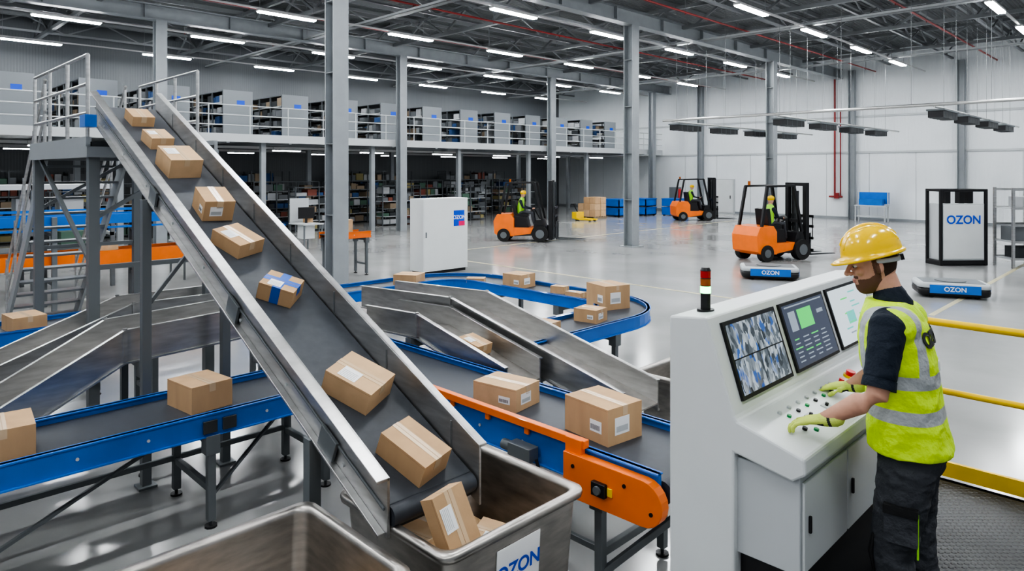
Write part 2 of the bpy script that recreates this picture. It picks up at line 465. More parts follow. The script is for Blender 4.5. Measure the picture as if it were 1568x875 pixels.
# ------------------------------------------------------------------ packages
def package(size, loc, rz=0, tilt=0, label='top', m=None, tape=None, roll=0):
    l, wd, h = size; b = MB(); m = m or R.choice([M_card, M_card, M_card2]); tape = tape or M_tape
    b.box((0, 0, 0), size, m)
    e = .0015; tw = .022+.004*R.random()
    if tape is M_btape: tw = .03
    b.b2(-l/2-e, l/2+e, -tw, tw, h/2, h/2+e, tape)
    for sx in (-1, 1): b.box((sx*(l/2+e/2), 0, h/2-.03), (e, tw*2, .06), tape)
    if tape is M_btape: b.b2(-tw, tw, -wd/2-e, wd/2+e, -h/2, h/2+e*1.2, tape)
    b.b2(-l/2, l/2, -.0015, .0015, h/2+e, h/2+e*1.3, M_card3)
    if label == 'top':
        b.b2(-l*.30, l*.08, -wd*.42, -wd*.05, h/2+e, h/2+e*2, M_label)
        for i in range(5): b.b2(-l*.28, l*.04, -wd*(.39-.05*i), -wd*(.375-.05*i), h/2+e*2, h/2+e*2.5, M_lgrey)
    elif label == 'side':
        b.b2(l/2, l/2+e, -wd*.30, wd*.12, -h*.25, h*.22, M_label)
        b.b2(l/2+e, l/2+e*1.5, -wd*.26, wd*.08, -h*.18, -h*.02, M_lgrey)
        b.b2(l*.1, l*.36, -wd/2-e, -wd/2, -h*.22, h*.1, M_label)
        for i in range(7): b.b2(l*(.12+.03*i), l*(.135+.03*i), -wd/2-e*1.5, -wd/2-e, -h*.16, -h*.02, M_ink)
    for sy in (-1, 1): b.box((0, sy*(wd/2+.0004), h/2-.012), (l*.98, .0008, .0015), M_card3)
    rot = RY(tilt) @ Matrix.Rotation(roll, 3, 'X') @ RZ(rz)
    up = rot @ Vector((0, 0, h/2))
    return b.build('cardboard_package', Vector(loc)+up, rot, bevel=.004, seg=1)

# ------------------------------------------------------------------ conveyors
def legs(b, p0, p1, ztop, m=M_mach, brace=True, s=.055):
    for p in (p0, p1):
        b.b2(p[0]-s/2, p[0]+s/2, p[1]-s/2, p[1]+s/2, .05, ztop, m)
        b.cyl((p[0], p[1], 0), (p[0], p[1], .05), .012, M_dsteel, 8); b.cyl((p[0], p[1], 0), (p[0], p[1], .015), .045, M_dark, 10)
        b.b2(p[0]-.05, p[0]+.05, p[1]-.05, p[1]+.05, ztop-.14, ztop, m)
    if brace:
        b.bar((p0[0], p0[1], .28), (p1[0], p1[1], .28), .04, .05, m); b.bar((p0[0], p0[1], ztop-.06), (p1[0], p1[1], ztop-.06), .04, .06, m)

def belt_conveyor(path, hw, zb, legpts, side=M_blue, beam=.17, lip=.05, bolts=True):
    b = MB(); P = [(p[0], p[1], zb) for p in path]
    b.sweep(P, -hw+.03, hw-.03, -.02, 0, M_belt)
    b.sweep(P, -hw+.03, hw-.03, -.10, -.08, M_dsteel)
    for sg in (-1, 1):
        o = sorted((sg*hw, sg*(hw-.03)))
        b.sweep(P, o[0], o[1], lip-beam, lip, side)
        o = sorted((sg*(hw+.015), sg*(hw-.045)))
        b.sweep(P, o[0], o[1], lip-.012, lip, side)
        b.sweep(P, o[0], o[1], lip-beam, lip-beam+.012, side)
    if bolts and len(P) == 2:
        a = Vector(P[0]); c = Vector(P[1]); d = c-a; l = d.length; d.normalize(); n = Vector((-d.y, d.x, 0)); t = .2
        while t < l-.1:
            for sg in (-1, 1):
                q = a+d*t+n*sg*hw+Vector((0, 0, lip-beam/2))
                b.cyl(q, q+n*sg*.008, .011, M_lgrey, 8)
            t += .42
    for p0, p1 in legpts: legs(b, p0, p1, zb+lip-beam+.01)
    return b

b = belt_conveyor([(-5.43, -1.6), (-5.43, 3.05)], .38, .79, [((-5.78, y), (-5.08, y)) for y in (-.9, .5, 1.97, 2.9)])
for y0, y1 in ((-.9, .5), (.5, 1.97), (1.97, 2.9)):
    b.bar((-5.78, y0, .3), (-5.78, y1, .3), .03, .04, M_mach); b.bar((-5.08, y0, .22), (-5.78, y1, .5), .025, .025, M_mach)
for k in range(2): b.b2(-5.045, -5.03, 1.9+k*.14, 2.0+k*.14, .70, .79, M_dsteel)
b.build('belt_conveyor', bevel=.002, seg=1)
package((.38, .32, .2), (-5.45, 2.03, .79), .12, label='none')
package((.38, .34, .2), (-5.42, .78, .79), -.1, label='none')
b = belt_conveyor([(-9.35, -2), (-9.35, 2.3)], .36, .82, [((-9.68, y), (-9.02, y)) for y in (-.5, 1.0, 2.2)])
b.build('belt_conveyor'); package((.42, .32, .17), (-9.3, 1.55, .82), .1, label='none')

ya, yb = 3.28, 4.02; yc = (ya+yb)/2
b = belt_conveyor([(-5.9, yc), (-2.12, yc)], .37, .85, [((x, ya+.03), (x, yb-.03)) for x in (-5.3, -3.9, -2.55)], beam=.22)
b.sweep([(-5.6, ya-.012, .85), (-2.62, ya-.012, .85)], -.03, .02, .055, .105, M_orange)
for i in range(8): b.box((-5.4+i*.38, ya-.02, .90), (.04, .02, .08), M_orange)
b.cyl((-2.12, ya+.04, .785), (-2.12, yb-.04, .785), .065, M_belt, 20)
pts = [(-2.76, .60), (-2.76, .87)]+[(-2.18+.13*math.sin(t), .74+.13*math.cos(t)) for t in [math.pi*i/10 for i in range(11)]]
b.prism(pts, ya-.075, ya-.005, M_orange)
for q in (-2.68, -2.3, -2.12): b.cyl((q, ya-.075, .80 if q != -2.12 else .70), (q, ya-.082, .80 if q != -2.12 else .70), .012, M_dark, 8)
b.box((-2.47, ya-.09, .73), (.10, .03, .08), M_dark); b.cyl((-2.47, ya-.105, .73), (-2.47, ya-.12, .73), .025, M_mach, 14); b.box((-2.40, ya-.08, .73), (.035, .012, .05), M_yellow)
b.box((-2.70, ya-.03, .90), (.13, .04, .11), M_orange)
b.box((-2.35, yb+.03, .92), (.12, .04, .06), M_orange)
b.box((-3.12, ya-.06, .76), (.2, .09, .09), M_mach); b.cyl((-3.22, ya-.06, .76), (-3.3, ya-.06, .76), .035, M_mach, 14); b.cyl((-3.0, ya-.06, .74), (-2.95, ya-.06, .62), .012, M_dark, 8)
b.bar((-3.9, ya+.03, .3), (-2.55, ya+.03, .3), .03, .04, M_mach); b.bar((-2.55, ya+.03, .15), (-2.15, ya+.4, .58), .04, .04, M_mach)
b.build('belt_conveyor', bevel=.003, seg=1)
package((.40, .32, .235), (-2.8, 3.66, .85), -.12, label='side')
package((.40, .30, .165), (-3.68, 3.62, .85), .15, label='side')

def arc(cx, cy, r, a0, a1, n=12): return [(cx+r*math.cos(math.radians(a0+(a1-a0)*i/n)), cy+r*math.sin(math.radians(a0+(a1-a0)*i/n))) for i in range(n+1)]
path = [(-8.7, 4.4)]+arc(-7.9, 6.6, .8, 180, 90)+arc(-5.75, 6.6, .8, 90, 0)+[(-4.95, 4.75)]
b = belt_conveyor(path, .34, .85, [((-9.0, 5.2), (-8.4, 5.2)), ((-7.5, 7.1), (-7.5, 7.7)), ((-6.2, 7.1), (-6.2, 7.7)), ((-5.25, 6.3), (-4.65, 6.3)), ((-5.25, 5.3), (-4.65, 5.3))], beam=.15)
b.build('curved_conveyor')
package((.38, .34, .16), (-8.6, 6.35, .85), .5, label='none')
package((.28, .2, .07), (-8.0, 7.2, .85), .7, label='none')
package((.36, .34, .2), (-7.25, 7.4, .85), .1, label='side')
package((.22, .16, .1), (-6.45, 7.42, .85), .2, label='none')
package((.26, .16, .08), (-6.05, 7.3, .85), .1)
package((.42, .38, .3), (-5.35, 7.1, .85), -.3, label='side')
package((.30, .26, .15), (-5.0, 6.3, .85), .15, label='side')
package((.24, .22, .12), (-4.98, 5.5, .85), .1, label='side')

def trough(path, hw, depth, legat):
    b = MB()
    b.sweep(path, -hw, hw, -.012, 0, M_steel)
    for sg in (-1, 1):
        o = sorted((sg*hw, sg*(hw+.012))); b.sweep(path, o[0], o[1], -.06, depth, M_galv)
        o = sorted((sg*(hw-.005), sg*(hw+.04))); b.sweep(path, o[0], o[1], depth-.01, depth, M_galv)
        o = sorted((sg*(hw), sg*(hw+.035))); b.sweep(path, o[0], o[1], -.07, -.055, M_galv)
        P = [Vector(p) for p in path]
        for i in range(1, len(P)-1):
            t = (P[i+1]-P[i-1]); t.z = 0; t.normalize(); n = Vector((-t.y, t.x, 0))
            b.box(P[i]+n*sg*(hw+.02)+Vector((0, 0, depth/2-.02)), (.03, .03, depth+.06), M_galv)
    for (p0, p1, zt) in legat: legs(b, p0, p1, zt)
    return b.build('steel_slide')
trough([(-6.62, -1.2, .42), (-6.62, .75, .52), (-6.62, 1.75, 1.05), (-6.62, 2.9, 1.1), (-6.62, 3.9, .8)], .27, .22, [((-6.9, 1.9), (-6.34, 1.9), .99), ((-6.9, .3), (-6.34, .3), .40), ((-6.9, 3.2), (-6.34, 3.2), .94)])
trough([(-7.95, -1.0, .5), (-7.95, 1.05, .62), (-7.95, 2.2, 1.05), (-7.95, 3.4, 1.05), (-7.95, 4.0, .95)], .27, .2, [((-8.23, 2.4), (-7.67, 2.4), .97), ((-8.23, .6), (-7.67, .6), .5), ((-8.23, 3.7), (-7.67, 3.7), .92)])
trough([(-7.2, 4.85, 1.0), (-5.5, 4.85, 1.08), (-3.3, 4.85, .58)], .24, .2, [((-5.6, 4.6), (-5.6, 5.1), 1.0), ((-4.3, 4.6), (-4.3, 5.1), .73)])
trough([(-6.3, 4.3, .98), (-5.4, 4.3, 1.02), (-4.15, 4.3, .74)], .2, .18, [((-5.5, 4.1), (-5.5, 4.5), .94)])
package((.26, .2, .1), (-4.83, 4.32, .905), .1, tilt=.22)

def rr(x0, x1, y0, y1, r, z, n=5):
    out = []
    for cx, cy, a in ((x1-r, y1-r, 0), (x0+r, y1-r, 90), (x0+r, y0+r, 180), (x1-r, y0+r, 270)):
        for i in range(n+1):
            t = math.radians(a+90*i/n); out.append(Vector((cx+r*math.cos(t), cy+r*math.sin(t), z)))
    return out
def steel_bin(x0, x1, y0, y1, h, label=True, tp=.07):
    b = MB()
    def ring(off, z, r=.07): return rr(x0+off, x1-off, y0+off, y1-off, r, z)
    rings = [ring(tp+.02, .12), ring(tp, .16), ring(.03, h-.05), ring(.028, h-.04), ring(0, h-.04), ring(-.004, h-.02), ring(0, h-.003), ring(.03, h), ring(.045, h-.006), ring(.05, h-.03), ring(tp+.03, .2), ring(tp+.07, .17)]
    b.loft(rings, M_steel)
    for cx in (x0+.18, x1-.18):
        for cy in (y0+.18, y1-.18):
            b.cyl((cx-.02, cy, .05), (cx+.02, cy, .05), .05, M_tyre, 14); b.box((cx, cy, .11), (.07, .07, .03), M_mach)
    if label:
        ym = (y0+y1)/2
        tl = math.atan((tp-.03)/(h-.2))
        rot = RY(tl)
        c = Vector((x1-.03-(tp-.03)*.22/(h-.2)+.006, ym, h-.24))
        b.box(c, (.004, .30, .26), M_label, rot)
        M4 = Matrix.Translation(c+Vector((.004, 0, 0))) @ rot.to_4x4() @ FX
        b.text('OZON', .10, M4, M_bluelogo, bold=.002)
    return b.build('steel_bin')
steel_bin(-3.22, -2.31, 1.90, 2.88, .90)
steel_bin(-3.25, -2.33, .80, 1.76, .90, label=True)
steel_bin(-3.75, -2.95, 5.35, 6.2, .72, label=False)
package((.38, .34, .36), (-2.98, 2.18, .18), .05, label='none'); package((.36, .36, .36), (-2.58, 2.2, .18), 0, label='none')
package((.74, .32, .36), (-2.76, 2.56, .18), 0, label='none')
package((.30, .26, .13), (-2.60, 2.50, .545), .5, tilt=.1, roll=-.12, m=M_card2); package((.28, .22, .10), (-2.72, 2.17, .545), .2, label='none')
package((.3, .25, .12), (-2.98, 2.2, .545), .2, label='none')
package((.66, .66, .3), (-2.79, 1.28, .18), 0, label='none'); package((.3, .24, .2), (-2.62, 1.22, .48), .3, label='none'); package((.3, .24, .15), (-2.95, 1.35, .48), -.3, label='none')

# ------------------------------------------------------------------ incline conveyor
XB, XT = -2.74, -7.75; SL = .45; AL = math.atan(SL)
def zb(x): return .965-SL*(x+2.68)
YC = 2.165
b = MB(); P = [(XT, YC, zb(XT)), (XB, YC, zb(XB))]
b.sweep(P, -.262, .262, -.03, 0, M_belt)
b.sweep(P, -.27, .27, -.13, -.05, M_dsteel)
b.sweep([(XT, YC, zb(XT)), (XB+.06, YC, zb(XB+.06))], .27, .285, -.14, .18, M_galv); b.sweep([(XT, YC, zb(XT)), (XB+.06, YC, zb(XB+.06))], .272, .325, .165, .18, M_galv)
b.sweep([(XT, YC, zb(XT)), (XB+.02, YC, zb(XB+.02))], -.285, -.27, -.14, .15, M_galv); b.sweep([(XT, YC, zb(XT)), (XB+.02, YC, zb(XB+.02))], -.345, -.272, .135, .15, M_galv)
b.sweep(P, -.325, -.285, -.14, -.125, M_galv); b.sweep(P, .285, .325, -.14, -.125, M_galv)
b.sweep(P, -.296, -.285, -.02, -.005, M_mach)
b.cyl((XB, YC-.262, zb(XB)-.055), (XB, YC+.262, zb(XB)-.055), .052, M_belt, 18); b.cyl((XT, YC-.262, zb(XT)-.06), (XT, YC+.262, zb(XT)-.06), .055, M_belt, 18)
x = XT+.3
while x < XB:
    for dz in (.07, -.08): b.cyl((x, YC-.285, zb(x)+dz), (x, YC-.295, zb(x)+dz), .011, M_lgrey, 8)
    b.box((x+.2, YC+.268, zb(x+.2)+.06), (.012, .004, .18), M_mach); x += .62
for x in (-3.25, -4.45, -6.0):
    b.box((x, YC-.30, zb(x)-.08), (.16, .02, .16), M_mach, RY(AL))
for x in (-3.40, -6.10):
    z = zb(x)-.14; y0 = YC-.36 if x < -5 else YC-.34
    b.b2(x-.035, x+.035, y0, y0+.07, 0.02, z, M_mach); b.b2(x-.035, x+.035, YC+.29, YC+.36, 0.02, z, M_mach)
    b.b2(x-.025, x+.025, YC-.3, YC+.3, z-.1, z-.04, M_mach); b.b2(x-.025, x+.025, YC-.3, YC+.3, .3, .35, M_mach)
    for yy in (y0+.035, YC+.325): b.b2(x-.07, x+.07, yy-.07, yy+.07, 0, .02, M_mach)
    if x < -5: b.bar((x, YC-.3, 1.5), (x, YC+.3, z-.1), .03, .03, M_mach)
b.box((XT+.12, YC-.38, zb(XT)-.16), (.2, .1, .12), M_blue)
b.build('incline_conveyor', bevel=.002, seg=1)
def on_belt(x, dy, size, rz, **k): return package(size, (x, YC+dy, zb(x)+.001), rz, tilt=AL, **k)
on_belt(-7.38, .0, (.23, .2, .10), .05, label='none'); on_belt(-6.86, -.0, (.23, .2, .11), .1)
on_belt(-6.32, .0, (.32, .27, .17), .05); on_belt(-5.56, .0, (.27, .23, .17), -.05, label='side')
on_belt(-5.05, -.02, (.29, .23, .11), .35); on_belt(-4.41, .0, (.24, .20, .12), .75, tape=M_btape)
on_belt(-3.45, .0, (.31, .26, .14), .45); on_belt(-2.92, .0, (.31, .22, .13), .25, label='none')
package((.30, .19, .10), (-2.55, 2.10, .90), .12, tilt=1.15, label='top')

# ------------------------------------------------------------------ head platform and stair
b = MB(); DZ = 2.9
b.b2(-10.7, -7.95, 1.88, 3.12, DZ-.05, DZ, M_dsteel)
b.b2(-10.7, -7.95, 1.84, 1.89, DZ-.16, DZ+.05, M_col); b.b2(-10.7, -7.95, 3.11, 3.16, DZ-.16, DZ+.05, M_col); b.b2(-7.97, -7.92, 1.84, 3.16, DZ-.16, DZ-.05, M_col); b.b2(-10.72, -10.68, 1.84, 3.16, DZ-.16, DZ-.05, M_col)
for x in (-8.02, -10.6):
    for y in (1.92, 3.08):
        b.b2(x-.05, x+.05, y-.05, y+.05, 0, DZ-.05, M_mach); b.b2(x-.12, x+.12, y-.12, y+.12, 0, .02, M_mach)
    b.bar((x, 1.92, DZ-.8), (x, 3.08, DZ-.1), .04, .04, M_mach); b.bar((x, 1.92, 1.6), (x, 3.08, 1.6), .05, .05, M_mach)
b.bar((-8.02, 1.92, 1.6), (-10.6, 1.92, DZ-.1), .04, .04, M_mach)
for y in (1.88, 3.12):
    xs = [-8.05, -8.9, -9.75, -10.6]
    if y > 3: xs = [-8.45, -9.2, -9.9, -10.6]
    for zz in (.3, .6, .9): b.cyl((xs[-1], y, DZ+zz), (xs[0], y, DZ+zz), .018, M_galv, 8)
    for x in xs: b.cyl((x, y, DZ), (x, y, DZ+.9), .02, M_galv, 8)
b.build('access_platform')
b = MB(); n = 12
for i in range(n):
    z = DZ-(i+1)*DZ/(n+1); x = -10.74-i*.24
    b.b2(x-.27, x, 2.05, 2.95, z-.03, z, M_mach)
for y in (2.02, 2.98):
    b.bar((-10.74, y, DZ-.1), (-10.74-n*.24, y, .06), .04, .18, M_col)
    for zz in (.5, .9): b.cyl((-10.74, y, DZ+zz), (-10.74-n*.24, y, zz+.02), .02, M_galv, 8)
    for i in range(5): x = -10.78-i*.68; z = DZ-i*.68*DZ/(.24*n+.1); b.cyl((x, y, max(.02, z)), (x, y, z+.92), .02, M_galv, 8)
b.build('steel_staircase')

# two-level background conveyor (blue over orange)
b = MB()
for z, m, y1, bm in ((1.02, M_orange, 7.3, .21), (1.72, M_blue, 6.4, .13)):
    b.b2(-15.4, -14.8, -5, y1, z-.04, z-.02, M_belt)
    for x in (-15.44, -14.78): b.b2(x-.03, x+.03, -5, y1, z-bm, z+.05, m)
b.b2(-14.75, -14.73, -5, 6.4, 1.84, 1.89, M_blue); b.b2(-14.77, -14.75, -5, 6.4, 1.5, 1.54, M_blue)
y = -4.6
while y < 6.9:
    for x in (-15.52, -14.7): b.b2(x-.04, x+.04, y-.04, y+.04, 0, 1.75, M_mach)
    b.b2(-15.5, -14.7, y-.03, y+.03, .5, .56, M_mach); b.b2(-15.5, -14.7, y-.03, y+.03, 1.4, 1.45, M_mach); y += 1.5
b.b2(-14.5, -13.95, 6.2, 7.0, .75, 1.45, M_blue)
for y in (6.25, 6.95):
    for x in (-14.45, -14.0): b.b2(x-.04, x+.04, y-.04, y+.04, 0, .75, M_mach)
b.build('double_deck_conveyor')
b = belt_conveyor([(-14.9, 8.5), (-14.9, 9.6)], .3, 1.05, [((-15.15, 8.6), (-14.65, 8.6)), ((-15.15, 9.5), (-14.65, 9.5))], side=M_orange, beam=.16)
b.build('belt_conveyor')
package((.5, .34, .18), (-15.1, 3.8, 1.0), .1, label='none'); package((.35, .3, .35), (-14.9, 9.0, 1.05), .1, label='none')
package((.5, .34, .2), (-15.1, 5.4, 1.0), .1, label='none')
b = MB()
for y in (-1.5, 0, 1.5, 3.0, 4.5):
    b.b2(-18.6, -18.5, y, y+.08, 0, 2.3, M_mach); b.b2(-17.4, -17.3, y, y+.08, 0, 2.3, M_mach)
    b.b2(-18.6, -17.3, y, y+.06, 1.15, 1.22, M_lgrey)
b.b2(-18.6, -17.3, -1.5, 4.58, 2.2, 2.3, M_lgrey); b.b2(-18.5, -17.4, -1.5, 4.5, .82, .9, M_mach)
for i in range(7):
    b.b2(-18.2, -17.6, -1.2+i*.8, -.7+i*.8, .9, 1.25, R.choice(M_goods)); b.b2(-18.2, -17.7, -1.2+i*.8, -.75+i*.8, 1.5, 2.0, M_lgrey)
b.build('sorting_station')
for (x, y) in ((-17.5, 6.3), (-18, 7.9), (-20.5, 8.6), (-20.5, 11)):
    b = MB(); b.b2(x-.5, x+.5, y-.35, y+.35, .86, .9, M_lgrey)
    for sx in (-.46, .46):
        for sy in (-.31, .31): b.b2(x+sx-.02, x+sx+.02, y+sy-.02, y+sy+.02, 0, .86, M_mach)
    b.b2(x-.03, x+.03, y-.03, y+.03, .9, 1.1, M_dark); b.b2(x+.0, x+.04, y-.28, y+.28, 1.05, 1.42, M_dark); b.b2(x-.2, x+.2, y-.2, y+.2, .4, .86, M_white)
    b.b2(x-.48, x-.44, y-.33, y+.33, .9, 1.7, M_lgrey); b.b2(x-.3, x-.1, y+.05, y+.3, .9, 1.1, M_card)
    b.build('packing_desk')

# ------------------------------------------------------------------ white cabinet
b = MB(); x, y = -13.5, 10.4
b.b2(x-.55, x, y, y+1.45, .08, 1.9, M_white); b.b2(x-.51, x-.04, y+.04, y+1.41, 0, .08, M_dark)
b.b2(x, x+.004, y+.03, y+1.42, .12, 1.87, M_white)
b.box((x+.008, y+1.15, 1.38), (.008, .36, .40), M_bluelogo); b.box((x+.009, y+1.24, 1.24), (.010, .20, .12), M_pink)
b.text('OZON', .14, TM((x+.016, y+1.15, 1.40), FX), M_label, bold=.003)
b.box((x+.01, y+.08, 1.0), (.02, .03, .14), M_mach)
b.build('control_cabinet', bevel=.015)

# ------------------------------------------------------------------ forklifts
M_vest2 = mat('hi_vis_green', (.35, .75, .05), .6)
def forklift(loc, rz, driver=True):
    b = MB()
    b.prism([(-1.15, .3), (-1.18, .75), (-1.05, 1.0), (-.55, 1.02), (-.42, .85), (-.42, .2), (-1.0, .2)], -.5, .5, M_orange)
    b.prism([(-.42, .2), (-.42, .5), (.3, .5), (.38, .8), (.62, .82), (.72, .5), (.72, .25)], -.48, .48, M_dark)
    b.prism([(-.42, .22), (-.42, .52), (.3, .52), (.2, .3)], -.49, .49, M_orange)
    b.prism([(-.5, .5), (-.45, .95), (.0, .9), (.1, .5)], -.36, .36, M_dark)
    b.box((-.2, 0, .96), (.5, .5, .12), M_dark); b.box((-.45, 0, 1.25), (.12, .48, .5), M_dark, RY(-.15))
    b.bar((.5, 0, .8), (.3, 0, 1.15), .05, .05, M_dark)
    b.cyl((.29, 0, 1.15), (.27, 0, 1.18), .17, M_dark, 16)
    for s in (-1, 1):
        b.bar((-.95, s*.44, 1.0), (-.72, s*.42, 2.15), .07, .08, M_dark); b.bar((.62, s*.44, .8), (.32, s*.42, 2.17), .07, .08, M_dark)
        b.bar((-.74, s*.42, 2.15), (.34, s*.42, 2.17), .07, .06, M_dark)
        b.cyl((.55, s*.34, .3), (.55, s*.56, .3), .3, M_tyre, 22); b.cyl((.55, s*.56, .3), (.55, s*.575, .3), .16, M_mach, 16)
        b.cyl((-.8, s*.34, .24), (-.8, s*.53, .24), .24, M_tyre, 22); b.cyl((-.8, s*.53, .24), (-.8, s*.54, .24), .12, M_mach, 16)
        b.b2(.84, .98, s*.33-.06, s*.33+.06, .08, 2.25, M_dark); b.b2(.98, 1.06, s*.22-.05, s*.22+.05, .1, 2.2, M_dsteel)
        b.b2(1.10, 1.15, s*.25-.06, s*.25+.06, .08, .75, M_dsteel); b.prism([(1.12, .08), (1.12, .13), (2.15, .10), (2.2, .08)], s*.25-.06, s*.25+.06, M_dsteel)
    for z in (.3, 1.1, 2.2): b.b2(.86, .95, -.35, .35, z-.05, z+.05, M_dark)
    b.cyl((.92, 0, .2), (.92, 0, 2.0), .05, M_dsteel, 10)
    for z in (.25, .6, .95, 1.25): b.b2(1.06, 1.10, -.45, .45, z-.04, z+.04, M_dark)
    for k in range(7): b.b2(1.07, 1.09, -.42+k*.14-.012, -.42+k*.14+.012, .6, 1.25, M_dark)
    for k in range(7): b.box((-.62+k*.15, 0, 2.17), (.04, .84, .03), M_dark)
    b.cyl((-.7, .3, 2.18), (-.7, .3, 2.3), .04, M_ambL, 10)
    if driver:
        b.tube([(-.25, 0, 1.05), (-.24, 0, 1.3), (-.2, 0, 1.5)], [(.13, .17), (.13, .18), (.10, .17)], M_vest2, flat=(1, 0, 0))
        b.tube([(-.19, 0, 1.55), (-.18, 0, 1.64)], [.05, .05], M_skin); b.ell((-.15, 0, 1.73), (.09, .075, .115), M_skin)
        b.ell((-.15, 0, 1.79), (.12, .10, .09), M_helmet)
        for s in (-1, 1):
            b.tube([(-.22, s*.18, 1.48), (-.12, s*.24, 1.25), (.18, s*.12, 1.2)], [.06, .045, .035], M_navy, 10)
            b.ell((.24, s*.1, 1.2), (.05, .03, .03), M_skin, 8, 5)
            b.tube([(-.22, s*.1, 1.05), (.2, s*.14, 1.05), (.3, s*.14, .62)], [.09, .075, .05], M_trou, 10)
            b.tube([(.3, s*.14, .57), (.42, s*.14, .55)], [.045, .035], M_dark, 8)
    return b.build('forklift', loc, RZ(rz), bevel=.02)
forklift((-17.6, 18.4, 0), math.radians(35)); forklift((-18.6, 32.2, 0), math.radians(50)); forklift((-8.8, 19.8, 0), math.radians(70))

# ------------------------------------------------------------------ transport robots
def agv(loc, rz):
    b = MB(); l, wd = 1.3, .8
    def r2(off, z): return rr(-l/2+off, l/2-off, -wd/2+off, wd/2-off, .12, z)
    b.loft([r2(.05, .04), r2(.01, .07), r2(0, .14), r2(.01, .2)], M_dark); b.loft([r2(.02, .2), r2(.0, .21), r2(.0, .28), r2(.03, .31)], M_lgrey)
    b.b2(-.45, .45, -wd/2-.008, -wd/2+.02, .1, .27, M_blue); b.b2(l/2-.02, l/2+.008, -.25, .25, .1, .27, M_blue)
    b.cyl((0, 0, .31), (0, 0, .33), .28, M_mach, 28); b.b2(-.55, .55, -.33, .33, .305, .315, M_mach)
    b.text('OZON', .13, TM((0, -wd/2-.01, .185), FY), M_label, bold=.002)
    for sx in (-.4, .4):
        for sy in (-.3, .3): b.cyl((sx, sy-.03, .05), (sx, sy+.03, .05), .05, M_tyre, 12)
    return b.build('transport_robot', loc, RZ(rz))
agv((-7.3, 16.1, 0), math.radians(30)); agv((-3.6, 16.5, 0), math.radians(25)); agv((-6.4, 31, 0), math.radians(30))

b = MB()
b.T = Matrix.Translation((-4.7, 22.2, 0)) @ Matrix.Rotation(math.radians(48), 4, 'Z')
for sx in (-.64, .64):
    for sy in (-.28, .28): b.b2(sx-.035, sx+.035, sy-.035, sy+.035, 0, 2.1, M_dark)
    b.b2(sx-.035, sx+.035, -.28, .28, 2.03, 2.1, M_dark); b.b2(sx-.035, sx+.035, -.28, .28, .0, .12, M_dark)
b.b2(-.64, .64, -.31, -.25, 2.03, 2.1, M_dark); b.b2(-.64, .64, .25, .31, 2.03, 2.1, M_dark); b.b2(-.67, .67, -.31, .31, .02, .14, M_dark)
b.b2(-.60, .60, -.28, .26, .14, 1.70, M_lgrey)
b.b2(-.58, .58, -.295, -.28, .18, 1.67, M_white)
for q in (-.3, .1, .35): b.b2(q-.07, q+.07, -.1, .1, 1.70, 2.03, M_dark)
b.text('OZON', .32, TM((0, -.305, 1.25), FY), M_bluelogo, bold=.007)
b.build('robot_charging_station', bevel=.008)
b = MB(); b.T = Matrix.Translation((-2.9, 23.2, 0)) @ Matrix.Rotation(math.radians(40), 4, 'Z')
for sx in (-1, -.2, .6, 1.4):
    for sy in (-.4, .4): b.b2(sx-.03, sx+.03, sy-.03, sy+.03, 0, 2.15, M_galv)
for z in (.25, .7, 1.15, 1.6, 2.1): b.b2(-1, 1.4, -.42, -.38, z-.03, z+.03, M_galv); b.b2(-1, 1.4, .38, .42, z-.03, z+.03, M_galv)
b.b2(-1, 1.4, -.4, .4, .68, .72, M_lgrey); b.b2(-.9, -.3, -.3, .3, .72, 1.1, M_goods[7]); b.b2(0, .5, -.3, .3, .72, 1.05, M_white); b.b2(-1, 1.4, -.4, .4, .22, .25, M_lgrey); b.b2(-.8, 1.1, -.3, .3, .25, .55, M_goods[2])
b.b2(-1, 1.4, -.4, .4, 1.58, 1.61, M_lgrey); b.b2(-.7, .4, -.3, .3, 1.61, 1.9, M_goods[1]); b.b2(-.1, 1.2, -.3, .3, 1.15, 1.45, M_goods[7])
b.build('metal_frame_rack')

b = MB(); b.b2(-12.5, -11.0, 37.6, 38.2, .78, .84, M_lgrey); b.b2(-12.5, -11.0, 38.15, 38.2, .9, 1.5, M_blue); b.b2(-12.3, -11.2, 37.7, 38.1, .84, 1.15, M_blue)
for x in (-12.45, -11.05):
    for y in (37.65, 38.15): b.b2(x-.03, x+.03, y-.03, y+.03, 0, 1.5 if y > 38 else .8, M_lgrey)
b.b2(-12.45, -11.05, 37.65, 37.7, .25, .3, M_lgrey)
b.build('workbench')
for i, (x, y) in enumerate([(-23.4, 31.9), (-22.9, 33.8), (-21.5, 35.0)]):
    b = MB(); q = .55
    for z in (0.05, .55):
        b.b2(x-q, x+q, y-q, y-q+.05, z, z+.45, M_blue); b.b2(x-q, x+q, y+q-.05, y+q, z, z+.45, M_blue); b.b2(x-q, x-q+.05, y-q, y+q, z, z+.45, M_blue); b.b2(x+q-.05, x+q, y-q, y+q, z, z+.45, M_blue)
        b.b2(x-q, x+q, y-q, y+q, z, z+.04, M_blue); b.b2(x-q-.03, x+q+.03, y-q-.03, y+q+.03, z+.4, z+.44, M_blue)
    for sx in (-.45, .45):
        for sy in (-.45, .45): b.b2(x+sx-.05, x+sx+.05, y+sy-.05, y+sy+.05, 0, .06, M_dark)
    b.build('plastic_crate_stack')
b = MB(); x, y = -23.4, 29.6
for k in range(5): b.b2(x-.6, x+.6, y-.5+k*.23, y-.38+k*.23, .1, .13, M_goods[0])
for k in range(3): b.b2(x-.6+k*.55, x-.5+k*.55, y-.5, y+.55, 0, .1, M_goods[0])
